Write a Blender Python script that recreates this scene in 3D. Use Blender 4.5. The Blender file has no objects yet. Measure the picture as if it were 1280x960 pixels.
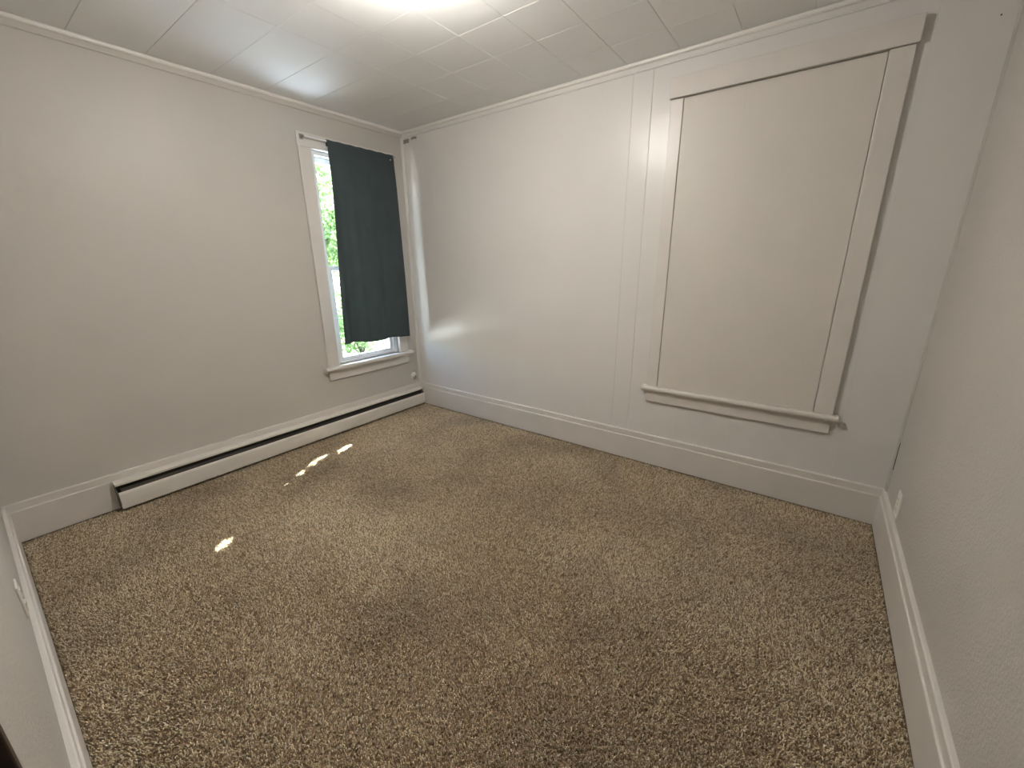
import bpy, bmesh, math, random
import numpy as np
from mathutils import Vector, Matrix

random.seed(7)
rng = np.random.default_rng(7)
sc = bpy.context.scene
COL = sc.collection

# ------------------------------------------------------------------ camera, sky, sun, exposure
W, L, H = 3.502, 2.697, 2.40          # room: x 0..W, y -L..0, z 0..H
cam_d = bpy.data.cameras.new('camera')
cam = bpy.data.objects.new('camera', cam_d)
COL.objects.link(cam)
yaw, pitch, roll = 2.2075354, -0.2873148, -0.0104664
fw = Vector((math.cos(pitch) * math.cos(yaw), math.cos(pitch) * math.sin(yaw), math.sin(pitch)))
rt = fw.cross(Vector((0, 0, 1))).normalized()
up = rt.cross(fw)
cr_, sr_ = math.cos(roll), math.sin(roll)
rt, up = cr_ * rt + sr_ * up, -sr_ * rt + cr_ * up
cam.matrix_world = Matrix(((rt.x, up.x, -fw.x, 3.06599), (rt.y, up.y, -fw.y, -2.61252),
                           (rt.z, up.z, -fw.z, 1.32756), (0, 0, 0, 1)))
cam_d.sensor_width = 36
cam_d.lens = 510.273 / 1280 * 36
cam_d.clip_start = 0.01
sc.camera = cam

sc.view_settings.view_transform = 'Standard'
sc.view_settings.look = 'None'
sc.view_settings.gamma = 1
sc.view_settings.exposure = 1.60
sc.view_settings.use_curve_mapping = False

SUN_EL = math.atan(1.10)
SUN = Vector((-0.5547 * math.cos(SUN_EL), 0.8321 * math.cos(SUN_EL), math.sin(SUN_EL)))   # towards the sun
wd = bpy.data.worlds.new('sky')
sc.world = wd
wd.use_nodes = True
wn = wd.node_tree.nodes
bg = wn['Background']
sky = wn.new('ShaderNodeTexSky')
sky.sky_type = 'NISHITA'
sky.sun_disc = False
sky.sun_elevation = SUN_EL
sky.sun_rotation = math.atan2(SUN.x, SUN.y)
wd.node_tree.links.new(sky.outputs['Color'], bg.inputs['Color'])
bg.inputs['Strength'].default_value = 0.9
sun_d = bpy.data.lights.new('sun', 'SUN')
sun_d.energy = 42
sun_d.angle = math.radians(0.25)
sun_d.color = (1.0, 0.985, 0.96)
sun = bpy.data.objects.new('sun', sun_d)
COL.objects.link(sun)
sun.rotation_euler = SUN.to_track_quat('Z', 'Y').to_euler()
sun.location = SUN * 30

LAMP_XY = (1.73, -1.44)
LAMP_POWER = 58.0

# ------------------------------------------------------------------ materials
def mat(name, color, rough=0.5, bump=None, var=None, spec=0.5, metal=0.0, var_scale=3.0, translucent=None):
    m = bpy.data.materials.new(name)
    m.use_nodes = True
    nt = m.node_tree
    n, l = nt.nodes, nt.links
    b = n['Principled BSDF']
    b.inputs['Base Color'].default_value = (*color, 1)
    b.inputs['Roughness'].default_value = rough
    b.inputs['Specular IOR Level'].default_value = spec
    b.inputs['Metallic'].default_value = metal
    tc = n.new('ShaderNodeTexCoord')
    if var:
        nz = n.new('ShaderNodeTexNoise')
        nz.inputs['Scale'].default_value = var_scale
        nz.inputs['Detail'].default_value = 5
        l.new(tc.outputs['Object'], nz.inputs['Vector'])
        mx = n.new('ShaderNodeMix')
        mx.data_type = 'RGBA'
        mx.inputs[6].default_value = (*color, 1)
        mx.inputs[7].default_value = (*[c * var for c in color], 1)
        rp = n.new('ShaderNodeMapRange')
        rp.inputs['From Min'].default_value = 0.35
        rp.inputs['From Max'].default_value = 0.7
        l.new(nz.outputs['Fac'], rp.inputs['Value'])
        l.new(rp.outputs['Result'], mx.inputs[0])
        l.new(mx.outputs[2], b.inputs['Base Color'])
    if bump:
        prev = None
        for scale, strength, dist in bump:
            nz = n.new('ShaderNodeTexNoise')
            nz.inputs['Scale'].default_value = scale
            nz.inputs['Detail'].default_value = 3
            l.new(tc.outputs['Object'], nz.inputs['Vector'])
            bp = n.new('ShaderNodeBump')
            bp.inputs['Strength'].default_value = strength
            bp.inputs['Distance'].default_value = dist
            l.new(nz.outputs['Fac'], bp.inputs['Height'])
            if prev:
                l.new(prev.outputs['Normal'], bp.inputs['Normal'])
            prev = bp
        l.new(prev.outputs['Normal'], b.inputs['Normal'])
    if translucent:
        tr = n.new('ShaderNodeBsdfTranslucent')
        tr.inputs['Color'].default_value = (*translucent[0], 1)
        ms = n.new('ShaderNodeMixShader')
        ms.inputs[0].default_value = translucent[1]
        l.new(b.outputs[0], ms.inputs[1])
        l.new(tr.outputs[0], ms.inputs[2])
        l.new(ms.outputs[0], n['Material Output'].inputs['Surface'])
    return m

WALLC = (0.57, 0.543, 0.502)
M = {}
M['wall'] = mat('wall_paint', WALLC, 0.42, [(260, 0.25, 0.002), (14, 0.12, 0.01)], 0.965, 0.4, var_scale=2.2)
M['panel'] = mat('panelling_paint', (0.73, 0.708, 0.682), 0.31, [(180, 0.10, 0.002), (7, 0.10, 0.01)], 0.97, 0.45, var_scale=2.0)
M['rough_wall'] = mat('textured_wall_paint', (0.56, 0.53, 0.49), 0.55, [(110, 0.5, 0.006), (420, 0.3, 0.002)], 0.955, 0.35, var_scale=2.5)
M['ceil'] = mat('ceiling_tile_paint', (0.90, 0.90, 0.895), 0.62, [(330, 0.25, 0.002), (9, 0.12, 0.01)], 0.97, 0.4, var_scale=1.2)
M['trim'] = mat('trim_gloss_paint', (0.71, 0.675, 0.63), 0.33, [(60, 0.08, 0.002)], 0.96, 0.5, var_scale=6)
M['bead'] = mat('bead_lit_paint', (0.84, 0.815, 0.775), 0.35, [(60, 0.08, 0.002)], 0.97, 0.5, var_scale=6)  # lighter than the trim to paint in lamp light on the bead
M['board'] = mat('cover_board_paint', (0.69, 0.652, 0.60), 0.42, [(150, 0.15, 0.002), (10, 0.15, 0.01)], 0.96, 0.4, var_scale=3)
M['vinyl'] = mat('window_vinyl', (0.82, 0.83, 0.84), 0.35, [(50, 0.03, 0.001)])
M['heater'] = mat('heater_enamel', (0.74, 0.705, 0.645), 0.36, [(25, 0.05, 0.003)], 0.95, 0.5, var_scale=9)
M['heater_dark'] = mat('heater_inside', (0.035, 0.026, 0.02), 0.7, [(80, 0.3, 0.003)], 0.5)
M['heater_end'] = mat('heater_worn_end', (0.20, 0.175, 0.15), 0.6, [(60, 0.4, 0.003)], 0.12, var_scale=45)
M['plastic'] = mat('white_plastic', (0.80, 0.77, 0.72), 0.3, [(40, 0.03, 0.001)])
M['slot'] = mat('dark_slot', (0.02, 0.018, 0.016), 0.6, [(40, 0.05, 0.001)])
M['rod'] = mat('rod_white_metal', (0.85, 0.84, 0.82), 0.25, [(40, 0.03, 0.001)])
M['bracket'] = mat('bracket_grey_metal', (0.35, 0.33, 0.31), 0.4, [(40, 0.05, 0.001)], metal=0.6)
M['curtain'] = mat('curtain_fabric', (0.078, 0.096, 0.104), 0.7, [(900, 0.3, 0.001), (20, 0.15, 0.01)], 0.85, 0.25, var_scale=6,
                   translucent=((0.07, 0.135, 0.125), 0.25))
M['tape'] = mat('bare_brown_patch', (0.31, 0.27, 0.24), 0.8, [(100, 0.3, 0.001)], 0.7, var_scale=40)
M['door'] = mat('brown_wood', (0.055, 0.036, 0.024), 0.45, [(30, 0.2, 0.003)], 0.6, var_scale=8)
M['brass'] = mat('aged_brass', (0.45, 0.33, 0.16), 0.35, [(40, 0.05, 0.001)], metal=1.0)
M['nail'] = mat('dark_nail', (0.03, 0.027, 0.025), 0.5, [(40, 0.05, 0.001)], metal=0.7)
M['concrete'] = mat('pale_concrete', (0.62, 0.60, 0.56), 0.9, [(40, 0.4, 0.01)], 0.85)
M['roof_metal'] = mat('blue_tinted_metal', (0.80, 0.88, 1.0), 0.19, [(3, 0.06, 0.02)], metal=1.0)  # tinted blue to cool the sun thrown onto the ceiling
M['lawn'] = mat('lawn', (0.055, 0.090, 0.030), 0.9, [(30, 0.6, 0.03)], 0.6)
M['bark'] = mat('tree_bark', (0.10, 0.075, 0.055), 0.9, [(20, 0.8, 0.02)], 0.6)
M['leaf_a'] = mat('leaf_mid_green', (0.13, 0.21, 0.08), 0.5, [(20, 0.1, 0.003)], 0.7, 0.4, var_scale=1.5, translucent=((0.26, 0.40, 0.19), 0.55))
M['leaf_b'] = mat('leaf_yellow_green', (0.18, 0.25, 0.10), 0.5, [(20, 0.1, 0.003)], 0.7, 0.4, var_scale=1.5, translucent=((0.34, 0.46, 0.22), 0.55))
M['leaf_c'] = mat('leaf_deep_green', (0.08, 0.16, 0.065), 0.5, [(20, 0.1, 0.003)], 0.7, 0.4, var_scale=1.5, translucent=((0.20, 0.35, 0.17), 0.55))

def glass_mat():
    m = bpy.data.materials.new('window_glass')
    m.use_nodes = True
    n, l = m.node_tree.nodes, m.node_tree.links
    n.remove(n['Principled BSDF'])
    tr = n.new('ShaderNodeBsdfTransparent')
    tr.inputs['Color'].default_value = (0.93, 0.97, 0.96, 1)
    gl = n.new('ShaderNodeBsdfGlossy')
    gl.inputs['Roughness'].default_value = 0.02
    lw = n.new('ShaderNodeLayerWeight')       # Schlick reflectance, the same from either side of the sheet
    lw.inputs['Blend'].default_value = 0.5
    pw = n.new('ShaderNodeMath'); pw.operation = 'POWER'; pw.inputs[1].default_value = 5
    l.new(lw.outputs['Facing'], pw.inputs[0])
    fr = n.new('ShaderNodeMath'); fr.operation = 'MULTIPLY_ADD'
    fr.inputs[1].default_value = 0.96; fr.inputs[2].default_value = 0.04
    l.new(pw.outputs[0], fr.inputs[0])
    mx = n.new('ShaderNodeMixShader')
    l.new(fr.outputs[0], mx.inputs[0])
    l.new(tr.outputs[0], mx.inputs[1])
    l.new(gl.outputs[0], mx.inputs[2])
    l.new(mx.outputs[0], n['Material Output'].inputs['Surface'])
    return m
M['glass'] = glass_mat()

def emit_mat(name, color, strength):
    m = bpy.data.materials.new(name)
    m.use_nodes = True
    b = m.node_tree.nodes['Principled BSDF']
    b.inputs['Base Color'].default_value = (0.9, 0.88, 0.84, 1)
    b.inputs['Emission Color'].default_value = (*color, 1)
    b.inputs['Emission Strength'].default_value = strength
    return m
M['dome'] = emit_mat('lit_frosted_glass', (1.0, 0.955, 0.89), LAMP_POWER)

def carpet_mat():
    m = bpy.data.materials.new('carpet_yarn')
    m.use_nodes = True
    n, l = m.node_tree.nodes, m.node_tree.links
    b = n['Principled BSDF']
    at = n.new('ShaderNodeAttribute')
    at.attribute_name = 'yarn'
    ramp = n.new('ShaderNodeValToRGB')
    e = ramp.color_ramp.elements
    e[0].position, e[0].color = 0.0, (0.24, 0.16, 0.082, 1)
    e[1].position, e[1].color = 1.0, (0.96, 0.87, 0.69, 1)
    k = e.new(0.35); k.color = (0.53, 0.395, 0.232, 1)
    k = e.new(0.7); k.color = (0.83, 0.675, 0.455, 1)
    l.new(at.outputs['Fac'], ramp.inputs[0])
    tc = n.new('ShaderNodeTexCoord')
    nz = n.new('ShaderNodeTexNoise')
    nz.inputs['Scale'].default_value = 2.0
    nz.inputs['Detail'].default_value = 4
    l.new(tc.outputs['Object'], nz.inputs['Vector'])
    rp = n.new('ShaderNodeMapRange')
    rp.inputs['From Min'].default_value = 0.47
    rp.inputs['From Max'].default_value = 0.78
    rp.inputs['To Min'].default_value = 1.0
    rp.inputs['To Max'].default_value = 0.66
    l.new(nz.outputs['Fac'], rp.inputs['Value'])
    mx = n.new('ShaderNodeMix')
    mx.data_type = 'RGBA'
    mx.blend_type = 'MULTIPLY'
    mx.inputs[0].default_value = 1
    l.new(ramp.outputs[0], mx.inputs[6])
    l.new(rp.outputs['Result'], mx.inputs[7])
    l.new(mx.outputs[2], b.inputs['Base Color'])
    b.inputs['Roughness'].default_value = 0.75
    b.inputs['Specular IOR Level'].default_value = 0.3
    b.inputs['Sheen Weight'].default_value = 0.18
    b.inputs['Sheen Roughness'].default_value = 0.4
    return m
M['carpet'] = carpet_mat()
M['carpet_back'] = mat('carpet_base', (0.42, 0.30, 0.21), 0.9, [(300, 0.8, 0.004)], 0.55, 0.2, var_scale=220)

# ------------------------------------------------------------------ helpers
def link(name, me, m, parent=None, smooth=False):
    me.name = name
    o = bpy.data.objects.new(name, me)
    COL.objects.link(o)
    if m:
        me.materials.append(m if not isinstance(m, str) else M[m])
    if parent is not None:
        o.parent = parent
    if smooth:
        for p in me.polygons:
            p.use_smooth = True
    return o

def from_bm(name, bm, m, parent=None, smooth=False):
    bmesh.ops.recalc_face_normals(bm, faces=bm.faces)
    me = bpy.data.meshes.new(name)
    bm.to_mesh(me)
    bm.free()
    return link(name, me, m, parent, smooth)

def add_box(bm, x0, x1, y0, y1, z0, z1):
    v = [bm.verts.new((x, y, z)) for z in (z0, z1) for y in (y0, y1) for x in (x0, x1)]
    return [bm.faces.new([v[i] for i in f]) for f in
            ((0, 2, 3, 1), (4, 5, 7, 6), (0, 1, 5, 4), (2, 6, 7, 3), (0, 4, 6, 2), (1, 3, 7, 5))]

def box(name, b, m, parent=None, bevel=0.0, seg=2):
    bm = bmesh.new()
    add_box(bm, *b)
    if bevel:
        bmesh.ops.bevel(bm, geom=bm.edges[:], offset=bevel, segments=seg, profile=0.5, affect='EDGES')
    return from_bm(name, bm, m, parent)

def prism(name, pts, axis, a, b, m, parent=None, smooth=False):
    """closed profile extruded along an axis: pts are (depth, z) pairs already in world terms"""
    bm = bmesh.new()
    def P(p, t):
        return (p[0], t, p[1]) if axis == 'y' else (t, p[0], p[1]) if axis == 'x' else (p[0], p[1], t)
    v0 = [bm.verts.new(P(p, a)) for p in pts]
    v1 = [bm.verts.new(P(p, b)) for p in pts]
    n = len(pts)
    for i in range(n):
        bm.faces.new((v0[i], v0[(i + 1) % n], v1[(i + 1) % n], v1[i]))
    bm.faces.new(v0)
    bm.faces.new(v1[::-1])
    return from_bm(name, bm, m, parent)

def tube(bm, p0, p1, r0, r1=None, n=10):
    r1 = r0 if r1 is None else r1
    p0, p1 = Vector(p0), Vector(p1)
    d = (p1 - p0).normalized()
    s = d.orthogonal().normalized()
    t = d.cross(s)
    A = [bm.verts.new(p0 + r0 * (math.cos(2 * math.pi * i / n) * s + math.sin(2 * math.pi * i / n) * t)) for i in range(n)]
    B = [bm.verts.new(p1 + r1 * (math.cos(2 * math.pi * i / n) * s + math.sin(2 * math.pi * i / n) * t)) for i in range(n)]
    for i in range(n):
        bm.faces.new((A[i], A[(i + 1) % n], B[(i + 1) % n], B[i]))
    bm.faces.new(A[::-1])
    bm.faces.new(B)

def lathe(name, prof, origin, axis, m, parent=None, n=32, smooth=True):
    """prof: (radius, height along axis)"""
    bm = bmesh.new()
    ax = Vector(axis).normalized()
    s = ax.orthogonal().normalized()
    t = ax.cross(s)
    o = Vector(origin)
    rings = []
    for r, h in prof:
        if r < 1e-6:
            rings.append([bm.verts.new(o + ax * h)])
        else:
            rings.append([bm.verts.new(o + ax * h + r * (math.cos(2 * math.pi * i / n) * s + math.sin(2 * math.pi * i / n) * t)) for i in range(n)])
    for A, B in zip(rings, rings[1:]):
        for i in range(n):
            j = (i + 1) % n
            if len(A) == 1 and len(B) == 1:
                continue
            if len(A) == 1:
                bm.faces.new((A[0], B[i], B[j]))
            elif len(B) == 1:
                bm.faces.new((A[i], A[j], B[0]))
            else:
                bm.faces.new((A[i], A[j], B[j], B[i]))
    return from_bm(name, bm, m, parent, smooth)

def empty(name, loc=(0, 0, 0)):
    o = bpy.data.objects.new(name, None)
    o.empty_display_size = 0.1
    COL.objects.link(o)
    o.location = loc
    return o

def tag(o, label=None, cat=None, group=None, kind=None):
    if label: o['label'] = label
    if cat: o['category'] = cat
    if group: o['group'] = group
    if kind: o['kind'] = kind
    return o

def reparent(o, p):
    """keep world placement when the parent Empty is not at the origin"""
    o.parent = p
    o.matrix_parent_inverse = p.matrix_world.inverted() if False else Matrix.Translation(-Vector(p.location))
    return o

def root(name, loc, label=None, cat=None, group=None, kind=None):
    e = empty(name, loc)
    return tag(e, label, cat, group, kind)

def fix_children(e):
    for c in [o for o in COL.objects if o.parent is e]:
        c.matrix_parent_inverse = Matrix.Translation(-Vector(e.location))

T = 0.14   # wall thickness
# ------------------------------------------------------------------ the room shell
fl = box('floor', (-0.0, W, -L, 0.0, -0.10, -0.012), 'carpet_back')
tag(fl, 'brown carpeted floor of the empty room', 'floor', kind='structure')

# left wall with the window opening
WY0, WY1, WZ0, WZ1 = -0.845, -0.230, 0.545, 2.120
bm = bmesh.new()
add_box(bm, -T, 0, -L - T, WY0, -0.1, H + 0.1)
add_box(bm, -T, 0, WY1, T, -0.1, H + 0.1)
add_box(bm, -T, 0, WY0, WY1, -0.1, WZ0)
add_box(bm, -T, 0, WY0, WY1, WZ1, H + 0.1)
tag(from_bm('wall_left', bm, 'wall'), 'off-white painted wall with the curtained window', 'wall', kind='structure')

# back wall: backing and separate sheets of grooved panelling
wb = box('wall_back', (0, W, 0.0, T, -0.1, H + 0.1), 'panel')
tag(wb, 'off-white panelled wall with the boarded-up window', 'wall', kind='structure')
grooves = [(0.0, .0003), (0.33, .0003), (0.61, .0003), (0.92, .0003), (1.225, .0003), (1.50, .0003), (1.83, .0003), (2.022, .0022), (2.138, .0026),
           (2.44, .0003), (2.75, .0003), (3.272, .0008), (W, .0003)]
for (a, ba), (b, bb) in zip(grooves, grooves[1:]):
    pts = [(a, 0.001), (a, -0.006 + ba), (a + ba, -0.006), (b - bb, -0.006), (b, -0.006 + bb), (b, 0.001)]
    prism('wall_panel', pts, 'z', 0.0, H - 0.001, 'panel', wb)
PB = -0.006    # panelling face

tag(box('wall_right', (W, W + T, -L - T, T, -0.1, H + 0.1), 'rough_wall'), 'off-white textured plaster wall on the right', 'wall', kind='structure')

# near wall with a door opening
DX0, DX1, DZ = 2.362, 3.16, 2.02
bm = bmesh.new()
add_box(bm, 0, DX0, -L - T, -L, -0.1, H + 0.1)
add_box(bm, DX1, W, -L - T, -L, -0.1, H + 0.1)
add_box(bm, DX0, DX1, -L - T, -L, DZ, H + 0.1)
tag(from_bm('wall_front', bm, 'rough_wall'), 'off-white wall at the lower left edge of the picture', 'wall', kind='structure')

dr = root('door_1', (2.76, -L - 0.06, 0), 'dark brown wooden door at the lower left picture edge', 'door', kind='structure')
box('jamb', (DX0, DX0 + 0.02, -L - 0.13, -L + 0.004, 0, DZ), 'door', dr, 0.002)
box('jamb', (DX1 - 0.02, DX1, -L - 0.13, -L + 0.004, 0, DZ), 'door', dr, 0.002)
box('jamb', (DX0 + 0.02, DX1 - 0.02, -L - 0.13, -L + 0.004, DZ - 0.02, DZ), 'door', dr, 0.002)
slab = box('door_leaf', (DX0 + 0.022, DX1 - 0.022, -L - 0.075, -L - 0.04, 0.005, DZ - 0.022), 'door', dr, 0.002)
for z0, z1 in ((0.22, 0.95), (1.08, 1.85)):
    for x0, x1 in ((DX0 + 0.12, 2.72), (2.80, DX1 - 0.12)):
        box('raised_panel', (x0, x1, -L - 0.042, -L - 0.034, z0, z1), 'door', dr, 0.004)
kn = lathe('knob', [(0.028, 0), (0.028, 0.004), (0.012, 0.006), (0.011, 0.022), (0.024, 0.03), (0.027, 0.042), (0.02, 0.052), (0, 0.055)],
           (DX0 + 0.085, -L - 0.04, 0.98), (0, 1, 0), 'brass', dr, 24)
fix_children(dr)

# ceiling: backing and individual 12-inch tiles
ce = box('ceiling', (-T, W + T, -L - T, T, H + 0.006, H + 0.12), 'ceil')
tag(ce, 'off-white ceiling of square fibre tiles', 'ceiling', kind='structure')
xs = [0.0, 0.828, 1.128, 1.440, 1.715, 1.985, 2.275, 2.565, 2.855, 3.145, 3.435, W]
ys = [0.0, -0.27, -0.55, -0.825, -1.105, -1.400, -1.697, -1.99, -2.28, -2.57, -L]
for i in range(len(xs) - 1):
    for j in range(len(ys) - 1):
        x0, x1, y1, y0 = xs[i], xs[i + 1], ys[j], ys[j + 1]
        bv = 0.0019
        tz = [random.uniform(-0.0006, 0.0006) for _ in range(4)]
        cx, cy = (x0 + x1) / 2, (y0 + y1) / 2
        g = 0.0006
        bm = bmesh.new()
        top = [bm.verts.new((x, y, 0.006)) for x, y in ((x0 + g - cx, y0 + g - cy), (x1 - g - cx, y0 + g - cy), (x1 - g - cx, y1 - g - cy), (x0 + g - cx, y1 - g - cy))]
        mid = [bm.verts.new((v.co.x, v.co.y, bv * 0.9)) for v in top]
        low = [bm.verts.new((v.co.x - math.copysign(bv, v.co.x), v.co.y - math.copysign(bv, v.co.y), tz[k])) for k, v in enumerate(top)]
        bm.faces.new(low)
        for k in range(4):
            n_ = (k + 1) % 4
            bm.faces.new((mid[k], mid[n_], low[n_], low[k]))
            bm.faces.new((top[k], top[n_], mid[n_], mid[k]))
        t_ = from_bm('ceiling_tile', bm, 'ceil', ce)
        t_.location = (cx, cy, H)

# baseboards: tall board with a small cap moulding
def bb_profile(s, o):
    p = [(0, 0), (0.020, 0), (0.020, 0.163), (0.0190, 0.1655), (0.0165, 0.167), (0.0145, 0.1675), (0.0142, 0.170),
         (0.0142, 0.202), (0.0130, 0.2045), (0.0100, 0.206), (0.005, 0.2065), (0, 0.2065)]
    return [(o + s * d, z) for d, z in p]
tag(prism('baseboard_left', bb_profile(1, 0), 'y', -L, 0, 'trim'), 'tall white baseboard behind the wall heater', 'baseboard', kind='structure')
tag(prism('baseboard_back', bb_profile(-1, PB), 'x', 0, W, 'trim'), 'tall white baseboard along the panelled wall', 'baseboard', kind='structure')
tag(prism('baseboard_right', bb_profile(-1, W), 'y', -L, 0, 'trim'), 'tall white baseboard along the right wall', 'baseboard', kind='structure')
tag(prism('baseboard_front', bb_profile(1, -L), 'x', 0, DX0 - 0.003, 'trim'), 'tall white baseboard at the lower left picture edge', 'baseboard', kind='structure')

# crown mouldings: a flat strip with a bead painted lamp-lit against the ceiling
def cr_strip(s, o):
    p = [(0, 2.350), (0.006, 2.350), (0.008, 2.3525), (0.0085, 2.357), (0.0065, 2.3595), (0.0065, 2.3985), (0, 2.3985)]
    return [(o + s * d, z) for d, z in p]
def cr_bead(s, o):
    p = [(0.0065, 2.3790), (0.013, 2.3790), (0.0175, 2.3810), (0.0205, 2.3850), (0.0215, 2.3900), (0.0205, 2.3955), (0.0185, 2.3985), (0.0065, 2.3985)]
    return [(o + s * d, z) for d, z in p]
for nm, sg, o, axis, t0, t1, m_, lab in (('trim_1', 1, 0, 'y', -L, 0, 'wall', 'narrow crown moulding above the curtained window wall'),
                                     ('trim_2', -1, PB, 'x', 0, W, 'panel', 'narrow crown moulding above the panelled wall'),
                                     ('trim_3', -1, W, 'y', -L, 0, 'rough_wall', 'narrow crown moulding above the right wall'),
                                     ('trim_4', 1, -L, 'x', 0, W, 'rough_wall', 'narrow crown moulding above the near wall')):
    t_ = prism(nm, cr_strip(sg, o), axis, t0, t1, m_)
    tag(t_, lab, 'moulding', kind='structure')
    prism('bead', cr_bead(sg, o), axis, t0, t1, 'bead', t_)

# corner strips
def quarter(cx, cy, sx, sy, r):
    return [(cx, cy)] + [(cx + sx * r * math.cos(a), cy + sy * r * math.sin(a)) for a in [i * math.pi / 12 for i in range(7)]]
tag(prism('trim_5', quarter(0, PB, 1, -1, 0.018), 'z', 0.2065, 2.352, 'trim'), 'thin quarter-round strip in the corner beside the window', 'trim', kind='structure')
t6 = prism('trim_6', [(W, PB), (W, PB - 0.032), (W - 0.004, PB - 0.031), (W - 0.006, PB - 0.024), (W - 0.006, PB)], 'z', 0.2065, 2.352, 'rough_wall')
tag(t6, 'thin flat strip in the corner of panelled and right walls', 'trim', kind='structure')
for z0, z1, w_ in ((0.33, 0.385, 0.0022), (0.375, 0.425, 0.0014), (0.42, 0.475, 0.0010)):  # dark slivers paint in the shade of an open gap
    prism('gap_shade', [(W - 0.0025, PB - 0.0325), (W - 0.0025, PB - 0.0325 - 2 * w_), (W - 0.0005, PB - 0.0325 - 2 * w_), (W - 0.0005, PB - 0.0325)], 'z', z0, z1, 'slot', t6)

# ------------------------------------------------------------------ carpet pile: real tufts
def carpet_pile(n_t=385000):
    x0, x1, y0, y1 = 0.022, W - 0.022, -L + 0.022, -0.028
    # more tufts towards the camera corner, thinner far away
    a = int(n_t * 0.62)
    px = rng.uniform(x0, x1, n_t)
    py = rng.uniform(y0, y1, n_t)
    def field(x, y, seed, s):
        r = np.random.default_rng(seed)
        f = np.zeros_like(x)
        for _ in range(14):
            k = r.normal(0, s, 2)
            f += np.sin(k[0] * x + k[1] * y + r.uniform(0, 6.28))
        return f / 14 ** 0.5
    ang = 1.9 * field(px, py, 1, 3.2) + rng.normal(0, 1.1, n_t)
    lean = 0.55 + 0.25 * field(px, py, 2, 4.0) + rng.normal(0, 0.28, n_t)
    h = rng.uniform(0.006, 0.0105, n_t)
    lx, ly = np.cos(ang) * lean * h, np.sin(ang) * lean * h
    r = rng.uniform(0.0019, 0.0031, n_t)
    th = rng.uniform(0, 6.28, n_t)
    V = np.zeros((n_t, 6, 3), np.float32)
    for k in range(3):
        t = th + k * 2.0944
        V[:, k, 0] = px + r * np.cos(t)
        V[:, k, 1] = py + r * np.sin(t)
        V[:, k, 2] = -0.012
        t2 = t + 0.9
        V[:, 3 + k, 0] = px + lx + 0.85 * r * np.cos(t2)
        V[:, 3 + k, 1] = py + ly + 0.85 * r * np.sin(t2)
        V[:, 3 + k, 2] = -0.012 + h + rng.uniform(-.0015, .0015, n_t)
    V[:, :, 0] = np.clip(V[:, :, 0], 0.0205, W - 0.0205)
    V[:, :, 1] = np.clip(V[:, :, 1], -L + 0.0205, -0.0265)
    F = np.array([[0, 1, 4], [0, 4, 3], [1, 2, 5], [1, 5, 4], [2, 0, 3], [2, 3, 5], [3, 4, 5]], np.int32)
    nf = len(F)
    idx = (F[None] + (np.arange(n_t, dtype=np.int32) * 6)[:, None, None]).reshape(-1)
    me = bpy.data.meshes.new('carpet_pile')
    me.vertices.add(n_t * 6)
    me.vertices.foreach_set('co', V.reshape(-1))
    me.loops.add(len(idx))
    me.loops.foreach_set('vertex_index', idx)
    me.polygons.add(n_t * nf)
    me.polygons.foreach_set('loop_start', np.arange(0, len(idx), 3, dtype=np.int32))
    me.update(calc_edges=True)
    yarn = np.clip(rng.beta(0.95, 0.9, n_t) + rng.normal(0, 0.06, n_t), 0, 1).astype(np.float32)
    at = me.attributes.new('yarn', 'FLOAT', 'POINT')
    at.data.foreach_set('value', np.repeat(yarn, 6))
    o = link('carpet_pile', me, 'carpet')
    return tag(o, 'mottled brown cut-pile carpet covering the whole floor', 'carpet', kind='stuff')
carpet_pile()

# ------------------------------------------------------------------ window_1: curtained vinyl window
w1 = root('window_1', (0, -0.54, WZ0), 'tall narrow white window behind the dark curtain', 'window', kind='structure')
CAS = 0.019
box('casing', (0, CAS, -0.937, WY0, WZ0, WZ1), 'trim', w1, 0.003)
box('casing', (0, CAS, WY1, -0.139, WZ0, WZ1), 'trim', w1, 0.003)
box('head_casing', (0, CAS + 0.002, -0.940, -0.136, WZ1, 2.212), 'trim', w1, 0.003)
bm = bmesh.new()
add_box(bm, -T, 0.052, WY0 + 0.001, WY1 - 0.001, WZ0 - 0.028, WZ0)
st = from_bm('stool', bm, 'trim', w1)
prism('stool_nosing', [(0.0, WZ0 - 0.028), (0.046, WZ0 - 0.028), (0.052, WZ0 - 0.022), (0.054, WZ0 - 0.014), (0.052, WZ0 - 0.006), (0.046, WZ0 + 0.0005), (0.0, WZ0 + 0.0005)],
      'y', -0.975, -0.100, 'trim', w1)
box('apron', (0, 0.017, -0.940, -0.137, WZ0 - 0.112, WZ0 - 0.028), 'trim', w1, 0.003)
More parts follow.
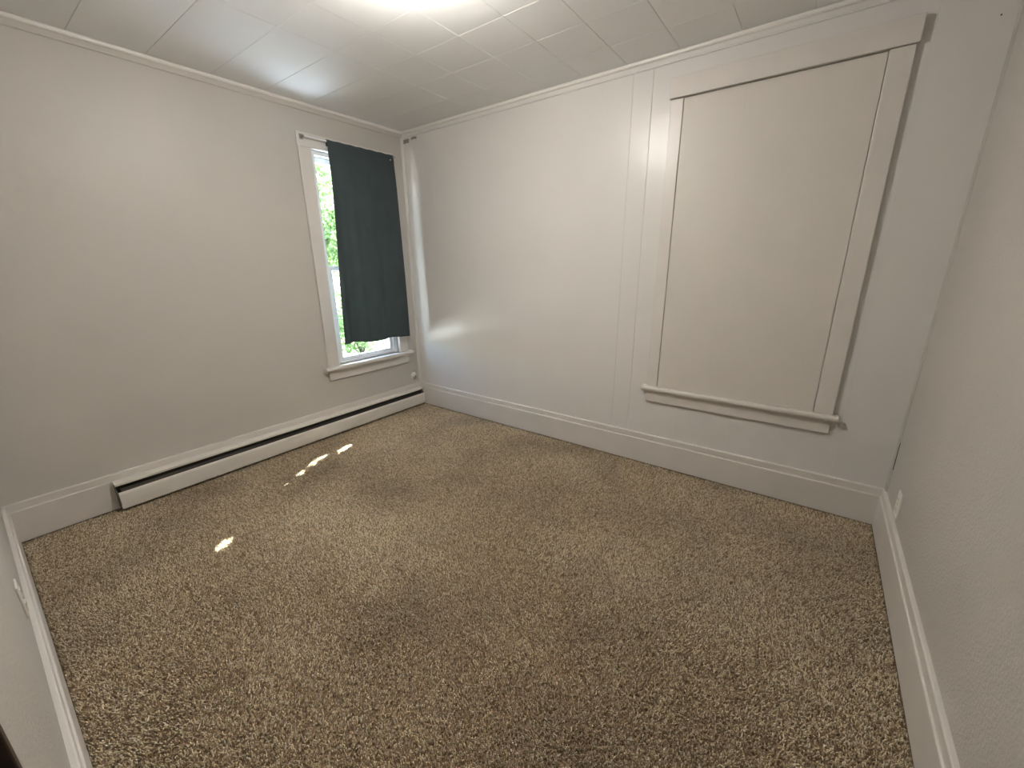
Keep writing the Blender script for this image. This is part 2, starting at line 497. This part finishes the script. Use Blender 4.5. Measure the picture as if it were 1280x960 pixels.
# vinyl frame in the opening
for nm, b in (('frame_jamb', (-0.125, -0.020, WY0, WY0 + 0.040, WZ0, WZ1)), ('frame_jamb', (-0.125, -0.020, WY1 - 0.040, WY1, WZ0, WZ1)),
              ('frame_head', (-0.125, -0.020, WY0 + 0.04, WY1 - 0.04, WZ1 - 0.030, WZ1)), ('frame_sill', (-0.125, -0.020, WY0 + 0.04, WY1 - 0.04, WZ0, WZ0 + 0.018))):
    box(nm, b, 'vinyl', w1, 0.003)
ZM = 1.300
def sash(x0, x1, z0, z1, sw, bot, topr):
    a, b = WY0 + 0.040, WY1 - 0.040
    s = box('sash', (x0, x1, a, a + sw, z0, z1), 'vinyl', w1, 0.003)
    box('stile', (x0, x1, b - sw, b, z0, z1), 'vinyl', s, 0.003)
    box('rail', (x0, x1, a + sw, b - sw, z0, z0 + bot), 'vinyl', s, 0.003)
    box('rail', (x0, x1, a + sw, b - sw, z1 - topr, z1), 'vinyl', s, 0.003)
    xm = (x0 + x1) / 2
    box('pane', (xm - 0.004, xm + 0.004, a + sw, b - sw, z0 + bot, z1 - topr), 'glass', s)
sash(-0.110, -0.075, ZM - 0.015, WZ1 - 0.030, 0.022, 0.034, 0.036)
sash(-0.068, -0.033, WZ0 + 0.018, ZM + 0.022, 0.030, 0.030, 0.036)
lk = box('sash_lock', (-0.033, -0.018, -0.565, -0.515, ZM + 0.004, ZM + 0.018), 'vinyl', w1, 0.003)
fix_children(w1)

# ------------------------------------------------------------------ window_2: boarded-up window on the back wall
w2 = root('window_2', (2.735, PB, 0.52), 'large white cased window opening covered with a painted board', 'window', kind='structure')
C0, C1, C2, C3 = 2.250, 2.318, 3.140, 3.226
ZS, ZH = 0.553, 2.170
FY = PB - 0.018
box('casing', (C0, C1 - 0.002, FY, PB, ZS, ZH), 'trim', w2, 0.0025)
box('casing', (C2 + 0.003, C3, FY - 0.007, PB, ZS, ZH), 'trim', w2, 0.0025)
# head board, slightly thicker and longer, its lower left corner standing proud
box('head_casing', (C0 - 0.008, C3 + 0.010, FY - 0.013, PB, ZH + 0.003, 2.272), 'trim', w2, 0.003)
pn = box('cover_board', (C1 + 0.001, 2.615, FY + 0.003, PB, ZS + 0.001, ZH - 0.003), 'board', w2, 0.0006)
box('cover_board', (2.615, C2, FY + 0.003, PB, ZS + 0.001, ZH - 0.003), 'board', w2, 0.0006)
prism('stool', [(PB, ZS - 0.030), (FY - 0.020, ZS - 0.030), (FY - 0.026, ZS - 0.024), (FY - 0.028, ZS - 0.015), (FY - 0.026, ZS - 0.006), (FY - 0.020, ZS), (PB, ZS)],
      'x', 2.222, 3.250, 'trim', w2)
box('apron', (2.248, 3.224, FY, PB, ZS - 0.106, ZS - 0.030), 'trim', w2, 0.0025)
fix_children(w2)

# ------------------------------------------------------------------ baseboard heater
hx = 0.0205
HY0, HY1 = -2.302, -0.034
ht = root('baseboard_heater', (0.05, (HY0 + HY1) / 2, 0), 'long low white hydronic baseboard heater under the curtained window', 'heater')
prism('back_panel', [(hx, 0.012), (hx + 0.003, 0.012), (hx + 0.003, 0.155), (hx + 0.020, 0.160), (hx + 0.036, 0.156), (hx + 0.040, 0.146), (hx + 0.041, 0.146),
                     (hx + 0.042, 0.158), (hx + 0.036, 0.163), (hx + 0.020, 0.166), (hx, 0.168)], 'y', HY0, HY1, 'heater', ht)
fx = 0.088
prism('front_panel', [(fx - 0.012, 0.016), (fx - 0.002, 0.012), (fx, 0.016), (fx + 0.001, 0.06), (fx - 0.001, 0.100), (fx - 0.005, 0.109), (fx - 0.013, 0.112),
                      (fx - 0.013, 0.110), (fx - 0.007, 0.106), (fx - 0.004, 0.098), (fx - 0.002, 0.06), (fx - 0.003, 0.018), (fx - 0.012, 0.018)], 'y', HY0 + 0.004, HY1, 'heater', ht)
bm = bmesh.new()
tube(bm, (0.055, HY0 + 0.01, 0.066), (0.055, HY1 - 0.005, 0.066), 0.010, n=10)
from_bm('pipe', bm, 'heater_dark', ht)
bm = bmesh.new()
y = HY0 + 0.05
while y < HY1 - 0.02:
    add_box(bm, 0.030, 0.080, y, y + 0.0006, 0.040, 0.100)
    y += 0.009
tag(from_bm('fins', bm, 'heater_dark', ht), kind='stuff')
box('liner', (hx + 0.0032, hx + 0.0045, HY0 + 0.002, HY1 - 0.002, 0.013, 0.148), 'heater_dark', ht)
prism('damper', [(0.036, 0.124), (0.056, 0.104), (0.057, 0.1055), (0.037, 0.1255)], 'y', HY0 + 0.02, HY1 - 0.01, 'heater_dark', ht)
for yy in (HY0, HY1 - 0.0025):
    prism('end_bracket', [(hx + 0.003, 0.010), (fx - 0.006, 0.010), (fx - 0.0045, 0.06), (fx - 0.006, 0.098), (0.060, 0.138), (hx + 0.003, 0.150)], 'y', yy, yy + 0.0025, 'heater_end', ht)
fix_children(ht)

# ------------------------------------------------------------------ curtain rod and curtain
RX, RZ = 0.050, 2.180
rd = root('curtain_rod', (RX, -0.54, RZ), 'thin white curtain rod across the top of the window', 'curtain rod')
bm = bmesh.new()
tube(bm, (RX, -0.905, RZ), (RX, -0.150, RZ), 0.0068, n=12)
from_bm('rod', bm, 'rod', rd, True)
for yy in (-0.910, -0.148):
    br = box('bracket', (0.0212, 0.025, yy - 0.012, yy + 0.012, RZ - 0.016, RZ + 0.016), 'bracket', rd, 0.001)
    box('bracket_arm', (0.025, RX - 0.004, yy - 0.004, yy + 0.004, RZ - 0.005, RZ + 0.005), 'bracket', br, 0.001)
    lathe('end_cap', [(0, -0.007), (0.007, -0.006), (0.008, 0), (0.007, 0.006), (0, 0.007)], (RX, yy, RZ), (0, 1, 0), 'bracket', rd, 16)
fix_children(rd)

ct = root('curtain', (RX, -0.45, 0.72), 'dark teal curtain panel covering most of the window', 'curtain')
NU, NV = 130, 90
bm = bmesh.new()
grid = []
for i in range(NU + 1):
    u = i / NU
    colv = []
    # path: back hem -> over the rod -> front, down to the hem
    path = []
    for k in range(5):
        path.append((RX - 0.0085, 2.148 + 0.030 * k / 4, 0.0, 0.0))
    for k in range(1, 8):
        a = math.pi * (1 - k / 8)
        path.append((RX + 0.0085 * math.cos(a), RZ + 0.0015 + 0.0095 * math.sin(a) + 0.0015 * math.sin(40 * u + 1) * math.sin(a), 0.0, 0.0))
    for k in range(NV + 1):
        v = k / NV
        path.append((RX + 0.0085, RZ + (0.700 - RZ) * v, v, 1.0))
    for (x, z, v, front) in path:
        yl = -0.742 - 0.088 * v ** 1.2 + 0.006 * math.sin(7 * v + 0.6) * v
        yr = -0.160 + 0.010 * math.sin(3 * v) * v
        y = yl + (yr - yl) * u
        if front:
            amp = min(1, v * 6) * (0.006 + 0.018 * v)
            ph = 2 * math.pi * u
            f = math.sin(2.1 * ph + 1.2 * v + 0.4) + 0.7 * math.sin(3.7 * ph - 1.6 * v + 2.0) + 0.30 * math.sin(7.3 * ph + 0.8 * math.sin(5 * v))
            f *= 0.55 + 0.45 * (1 - u)
            x += 0.004 * min(1, v * 10) + 0.02 * v * 0.4 + amp * (f + 0.9) * 0.6
            x += 0.006 * math.exp(-((u - 0.22 - 0.5 * v) / 0.035) ** 2) * math.sin(math.pi * min(1, v * 1.3))
            x += 0.0035 * math.exp(-((v - 0.025) / 0.008) ** 2)
            z += v ** 8 * (0.022 * (1 - u) ** 0.8 - 0.004 + 0.012 * math.sin(10 * u + 0.2) * (1 - 0.8 * u))
            z += -0.012 * (1 - v) * 0 + 0.003 * math.sin(31 * u) * math.exp(-v * 30)
        colv.append(bm.verts.new((x, y, z)))
    grid.append(colv)
for i in range(NU):
    for k in range(len(grid[0]) - 1):
        bm.faces.new((grid[i][k], grid[i + 1][k], grid[i + 1][k + 1], grid[i][k + 1]))
cl = from_bm('curtain_panel', bm, 'curtain', ct, True)
sol = cl.modifiers.new('thickness', 'SOLIDIFY')
sol.thickness = 0.0012
lathe('pin', [(0, 0.0045), (0.004, 0.0035), (0.005, 0.0015), (0.0045, 0)], (RX + 0.0135, -0.196, 2.150), (1, 0, 0), 'rod', ct, 12)
fix_children(ct)

# ------------------------------------------------------------------ small fittings on the walls
def outlet(name, loc, normal, label):
    """duplex outlet with its cover plate; normal is +-x or +-y"""
    e = root(name, loc, label, 'outlet', 'duplex outlets low on the walls')
    nx, ny = normal
    ang = math.atan2(ny, nx)
    Rm = Matrix.Rotation(ang, 4, 'Z')
    def put(o):
        o.data.transform(Rm)
        o.parent = e
    put(box('cover_plate', (0.0, 0.006, -0.036, 0.036, -0.058, 0.058), 'plastic', None, 0.0025))
    for dz in (-0.024, 0.024):
        r = box('receptacle', (0.005, 0.0085, -0.017, 0.017, dz - 0.014, dz + 0.014), 'plastic', None, 0.0015)
        r.data.transform(Rm); r.parent = e
        for dy in (-0.006, 0.006):
            s = box('slot', (0.0080, 0.0088, dy - 0.001, dy + 0.001, dz - 0.002, dz + 0.007), 'slot', None)
            s.data.transform(Rm); s.parent = r
    s = lathe('screw', [(0.003, 0.0), (0.003, 0.0012), (0, 0.0016)], (0.006, 0, 0), (1, 0, 0), 'bracket', None, 10)
    s.data.transform(Rm); s.parent = e
    return e
outlet('wall_outlet', (W, -0.330, 0.285), (-1, 0), 'white outlet plate low on the right wall near the corner')
outlet('wall_outlet', (1.205, -L, 0.335), (0, 1), 'white outlet plate low on the wall at the left picture edge')

cp = root('cable_cap', (0, -0.085, 0.288), 'small round white cap on the wall right of the window sill', 'wall cap')
lathe('cap_body', [(0.032, 0.0), (0.032, 0.006), (0.028, 0.012), (0.016, 0.014), (0.015, 0.024), (0.010, 0.028), (0, 0.028)], (0, -0.085, 0.288), (1, 0, 0), 'plastic', cp, 24)
lathe('cap_hole', [(0.006, 0.0), (0.006, 0.0006), (0, 0.0006)], (0.028, -0.085, 0.288), (1, 0, 0), 'slot', cp, 12)
fix_children(cp)

def patch(x0, x1, z0, z1, label, jag):
    bm = bmesh.new()
    pts = [(x0, z0), (x0 + (x1 - x0) * .4, z0 + jag), (x1 - .004, z0 + .002), (x1, z1 - jag), (x0 + (x1 - x0) * .55, z1), (x0 + .002, z1 - .003)]
    f = [bm.verts.new((x, PB - 0.0012, z)) for x, z in pts]
    b = [bm.verts.new((x, PB - 0.0001, z)) for x, z in pts]
    bm.faces.new(f)
    bm.faces.new(b[::-1])
    for i in range(6):
        bm.faces.new((f[i], f[(i + 1) % 6], b[(i + 1) % 6], b[i]))
    tag(from_bm('tape_scrap', bm, 'tape'), label, 'tape scrap', 'tape scraps at the top of the panelled wall')
patch(0.020, 0.092, 2.306, 2.340, 'larger brown tape scrap high in the corner above the curtain', 0.003)
patch(0.118, 0.186, 2.322, 2.344, 'smaller brown tape scrap just right of the corner scrap', 0.006)

bm = bmesh.new()
tube(bm, (3.452, PB + 0.001, 2.206), (3.452, PB - 0.005, 2.207), 0.0014, n=8)
tube(bm, (3.452, PB - 0.005, 2.207), (3.452, PB - 0.006, 2.207), 0.0026, n=10)
tag(from_bm('nail', bm, 'nail'), 'small dark nail in the top right of the panelled wall', 'nail')

# ------------------------------------------------------------------ ceiling lamp (just above the frame)
lx, ly = LAMP_XY
lp = root('ceiling_lamp', (lx, ly, H), 'round flush ceiling lamp with a lit frosted dome', 'lamp')
lathe('base_pan', [(0, 0.0), (0.070, 0.0), (0.074, 0.004), (0.072, 0.014), (0.050, 0.022), (0.044, 0.030), (0.044, 0.066), (0, 0.066)], (lx, ly, H - 0.001), (0, 0, -1), 'rod', lp, 48)
dome = [(0.100 * math.cos(a), 0.104 + 0.047 * math.sin(a)) for a in [math.radians(-64 + 154 * i / 14) for i in range(15)]]
lathe('glass_dome', dome, (lx, ly, H - 0.001), (0, 0, -1), 'dome', lp, 48)
fix_children(lp)

# ------------------------------------------------------------------ outside the window
GZ = -0.75
tag(box('lawn', (-40, -T, -30, 30, GZ - 0.2, GZ - 0.01), 'lawn'), 'sunlit green lawn outside the window', 'lawn', kind='structure')
bm = bmesh.new()
add_box(bm, -4.2, -T, -30, 30, GZ - 0.05, GZ)
add_box(bm, -11.0, -4.2, -30, -1.5, GZ - 0.05, GZ)
tag(from_bm('driveway', bm, 'concrete'), 'pale concrete driveway beside the house', 'driveway', kind='structure')
# unseen lean-to added under the window; its metal roof throws sun onto the ceiling
ln = root('added_lean_to', (-1.2, 0.6, GZ), 'added unseen lean-to whose shiny flat metal roof throws sun onto the ceiling', 'lean-to')
box('roof_sheet', (-2.30, -T - 0.01, -0.35, 1.95, -0.262, -0.250), 'roof_metal', ln, 0.002)
for xx in (-2.2, -0.3):
    for yy in (-0.25, 1.85):
        box('post', (xx - 0.04, xx + 0.04, yy - 0.04, yy + 0.04, GZ, -0.262), 'bark', ln, 0.004)
fix_children(ln)

def leaf_mesh(P, size, chinks=None):
    """P: (n,3) positions -> bent diamond leaves"""
    n = len(P)
    d = rng.normal(size=(n, 3)); d[:, 2] -= 0.5
    d /= np.linalg.norm(d, axis=1, keepdims=True)
    s = np.cross(d, rng.normal(size=(n, 3)))
    s /= np.linalg.norm(s, axis=1, keepdims=True)
    up_ = np.cross(s, d)
    l = (size * rng.uniform(0.7, 1.3, n))[:, None]
    V = np.stack([P, P + 0.5 * l * d + 0.30 * l * s + 0.06 * l * up_, P + l * d - 0.05 * l * up_, P + 0.5 * l * d - 0.30 * l * s + 0.06 * l * up_], 1)
    if chinks is not None:
        keep = np.ones(n, bool)
        uu = np.array(SUN)
        for sx, sy, r in chinks:
            q = np.stack([V[:, i] * (1 - f) + V[:, j] * f for i, j in ((0, 1), (1, 2), (2, 3), (3, 0), (0, 2), (1, 3)) for f in (0, .25, .5, .75)], 1) - np.array([sx, sy, 0.0])
            dd = np.linalg.norm(q - (q @ uu)[..., None] * uu, axis=2)
            keep &= dd.min(1) > r
        V = V[keep]
        n = len(V)
    F = np.array([[0, 1, 2], [0, 2, 3]])
    idx = (F[None] + (np.arange(n) * 4)[:, None, None]).reshape(-1).astype(np.int32)
    me = bpy.data.meshes.new('foliage')
    me.vertices.add(n * 4)
    me.vertices.foreach_set('co', V.astype(np.float32).reshape(-1))
    me.loops.add(len(idx))
    me.loops.foreach_set('vertex_index', idx)
    me.polygons.add(n * 2)
    me.polygons.foreach_set('loop_start', np.arange(0, len(idx), 3, dtype=np.int32))
    me.update(calc_edges=True)
    return me

def tree(x, y, top, rad, n, size, m, label, cat='tree', name='tree', group='trees outside the window', trunk=True, P=None, chinks=None):
    e = root(name, (x, y, GZ), label, cat, group)
    base = Vector((x, y, GZ))
    bm = bmesh.new()
    hgt = top - GZ
    ends = []
    if trunk:
        mid = base + Vector((0.05, 0.04, hgt * 0.45))
        tube(bm, base, mid, 0.035 * hgt ** 0.8, 0.022 * hgt ** 0.8, 10)
        for k in range(7):
            a = k * 2.4
            q = mid + Vector((math.cos(a) * rad * 0.6, math.sin(a) * rad * 0.6, hgt * (0.18 + 0.05 * (k % 4))))
            tube(bm, mid - Vector((0, 0, 0.2 * (k % 3) * hgt / 5)), q, 0.012 * hgt ** 0.8, 0.004 * hgt ** 0.8, 7)
    else:
        for k in range(8):
            a = k * 0.8
            tube(bm, base, base + Vector((math.cos(a) * rad * 0.5, math.sin(a) * rad * 0.5, hgt * 0.7)), 0.02, 0.006, 6)
    reparent(from_bm('trunk' if trunk else 'stems', bm, 'bark'), e)
    if P is None:
        # clumps of leaves inside an ellipsoid
        nc = 26
        cz0 = GZ + hgt * (0.62 if trunk else 0.52)
        hz = hgt * (0.40 if trunk else 0.48)
        cc = rng.normal(size=(nc, 3)); cc /= np.linalg.norm(cc, axis=1, keepdims=True)
        cc *= rng.uniform(0.35, 1.0, (nc, 1)) ** 0.5
        w = rng.integers(0, nc, n)
        g = rng.normal(size=(n, 3)) * 0.20
        U = cc[w] * 0.85 + g
        P = np.array([x, y, cz0]) + U * np.array([rad, rad, hz])
        P[:, 2] = np.maximum(P[:, 2], GZ + 0.12)
    f = link('foliage', leaf_mesh(P, size, chinks), m)
    tag(f, kind='stuff')
    reparent(f, e)
    return e

tree(-10.6, 1.4, 4.4, 1.35, 7000, 0.15, 'leaf_a', 'mid green tree left of the nearer trees outside')
tree(-10.6, 5.2, 4.9, 1.40, 8000, 0.15, 'leaf_b', 'yellow green tree seen through the gap beside the curtain')
tree(-10.6, 9.0, 4.6, 1.40, 7000, 0.15, 'leaf_c', 'deep green tree right of the nearer trees outside')
tree(-15.0, -1.2, 5.6, 1.7, 6000, 0.18, 'leaf_c', 'deep green tree far back on the left outside')
tree(-15.0, 3.2, 6.2, 1.7, 7000, 0.18, 'leaf_a', 'mid green tree far back behind the yellow green one')
tree(-15.0, 7.6, 6.0, 1.7, 7000, 0.18, 'leaf_b', 'yellow green tree far back outside the window')
tree(-15.0, 12.0, 5.6, 1.7, 6000, 0.18, 'leaf_c', 'deep green tree far back on the right outside')
tree(-5.4, 0.6, 0.8, 0.80, 3000, 0.09, 'leaf_c', 'low deep green shrub left of the other shrubs outside', 'shrub', 'shrub', 'shrubs outside the window', False)
tree(-5.4, 2.9, 1.15, 0.85, 4500, 0.09, 'leaf_b', 'low yellow green shrub seen under the curtain hem', 'shrub', 'shrub', 'shrubs outside the window', False)
tree(-5.4, 5.2, 0.9, 0.80, 3000, 0.09, 'leaf_a', 'low mid green shrub right of the other shrubs outside', 'shrub', 'shrub', 'shrubs outside the window', False)

# the tree that shades the window, with small chinks through which the sun reaches the carpet
spots = [(0.872, -2.082, .017), (0.858, -2.050, .008), (0.79, -1.975, .006), (0.545, -1.609, .009), (0.463, -1.475, .011), (0.39, -1.358, .011),
         (0.365, -1.290, .014), (0.356, -1.245, .010), (0.362, -1.125, .018), (0.352, -1.085, .016), (0.338, -1.035, .008)]
u = np.array(SUN)
c0 = np.array([-0.03, -0.55, 1.25]) + u * 4.2
e1 = np.cross(u, [0, 0, 1]); e1 /= np.linalg.norm(e1)
e2 = np.cross(e1, u)
nL = 42000
P = c0 + rng.uniform(-0.85, 0.85, nL)[:, None] * e1 + rng.uniform(-1.15, 1.15, nL)[:, None] * e2 + rng.uniform(-0.45, 0.45, nL)[:, None] * u
tree(-0.95, 3.7, 5.6, 1.3, 0, 0.060, 'leaf_a', 'tree close to the house that shades the window', P=P, chinks=spots)
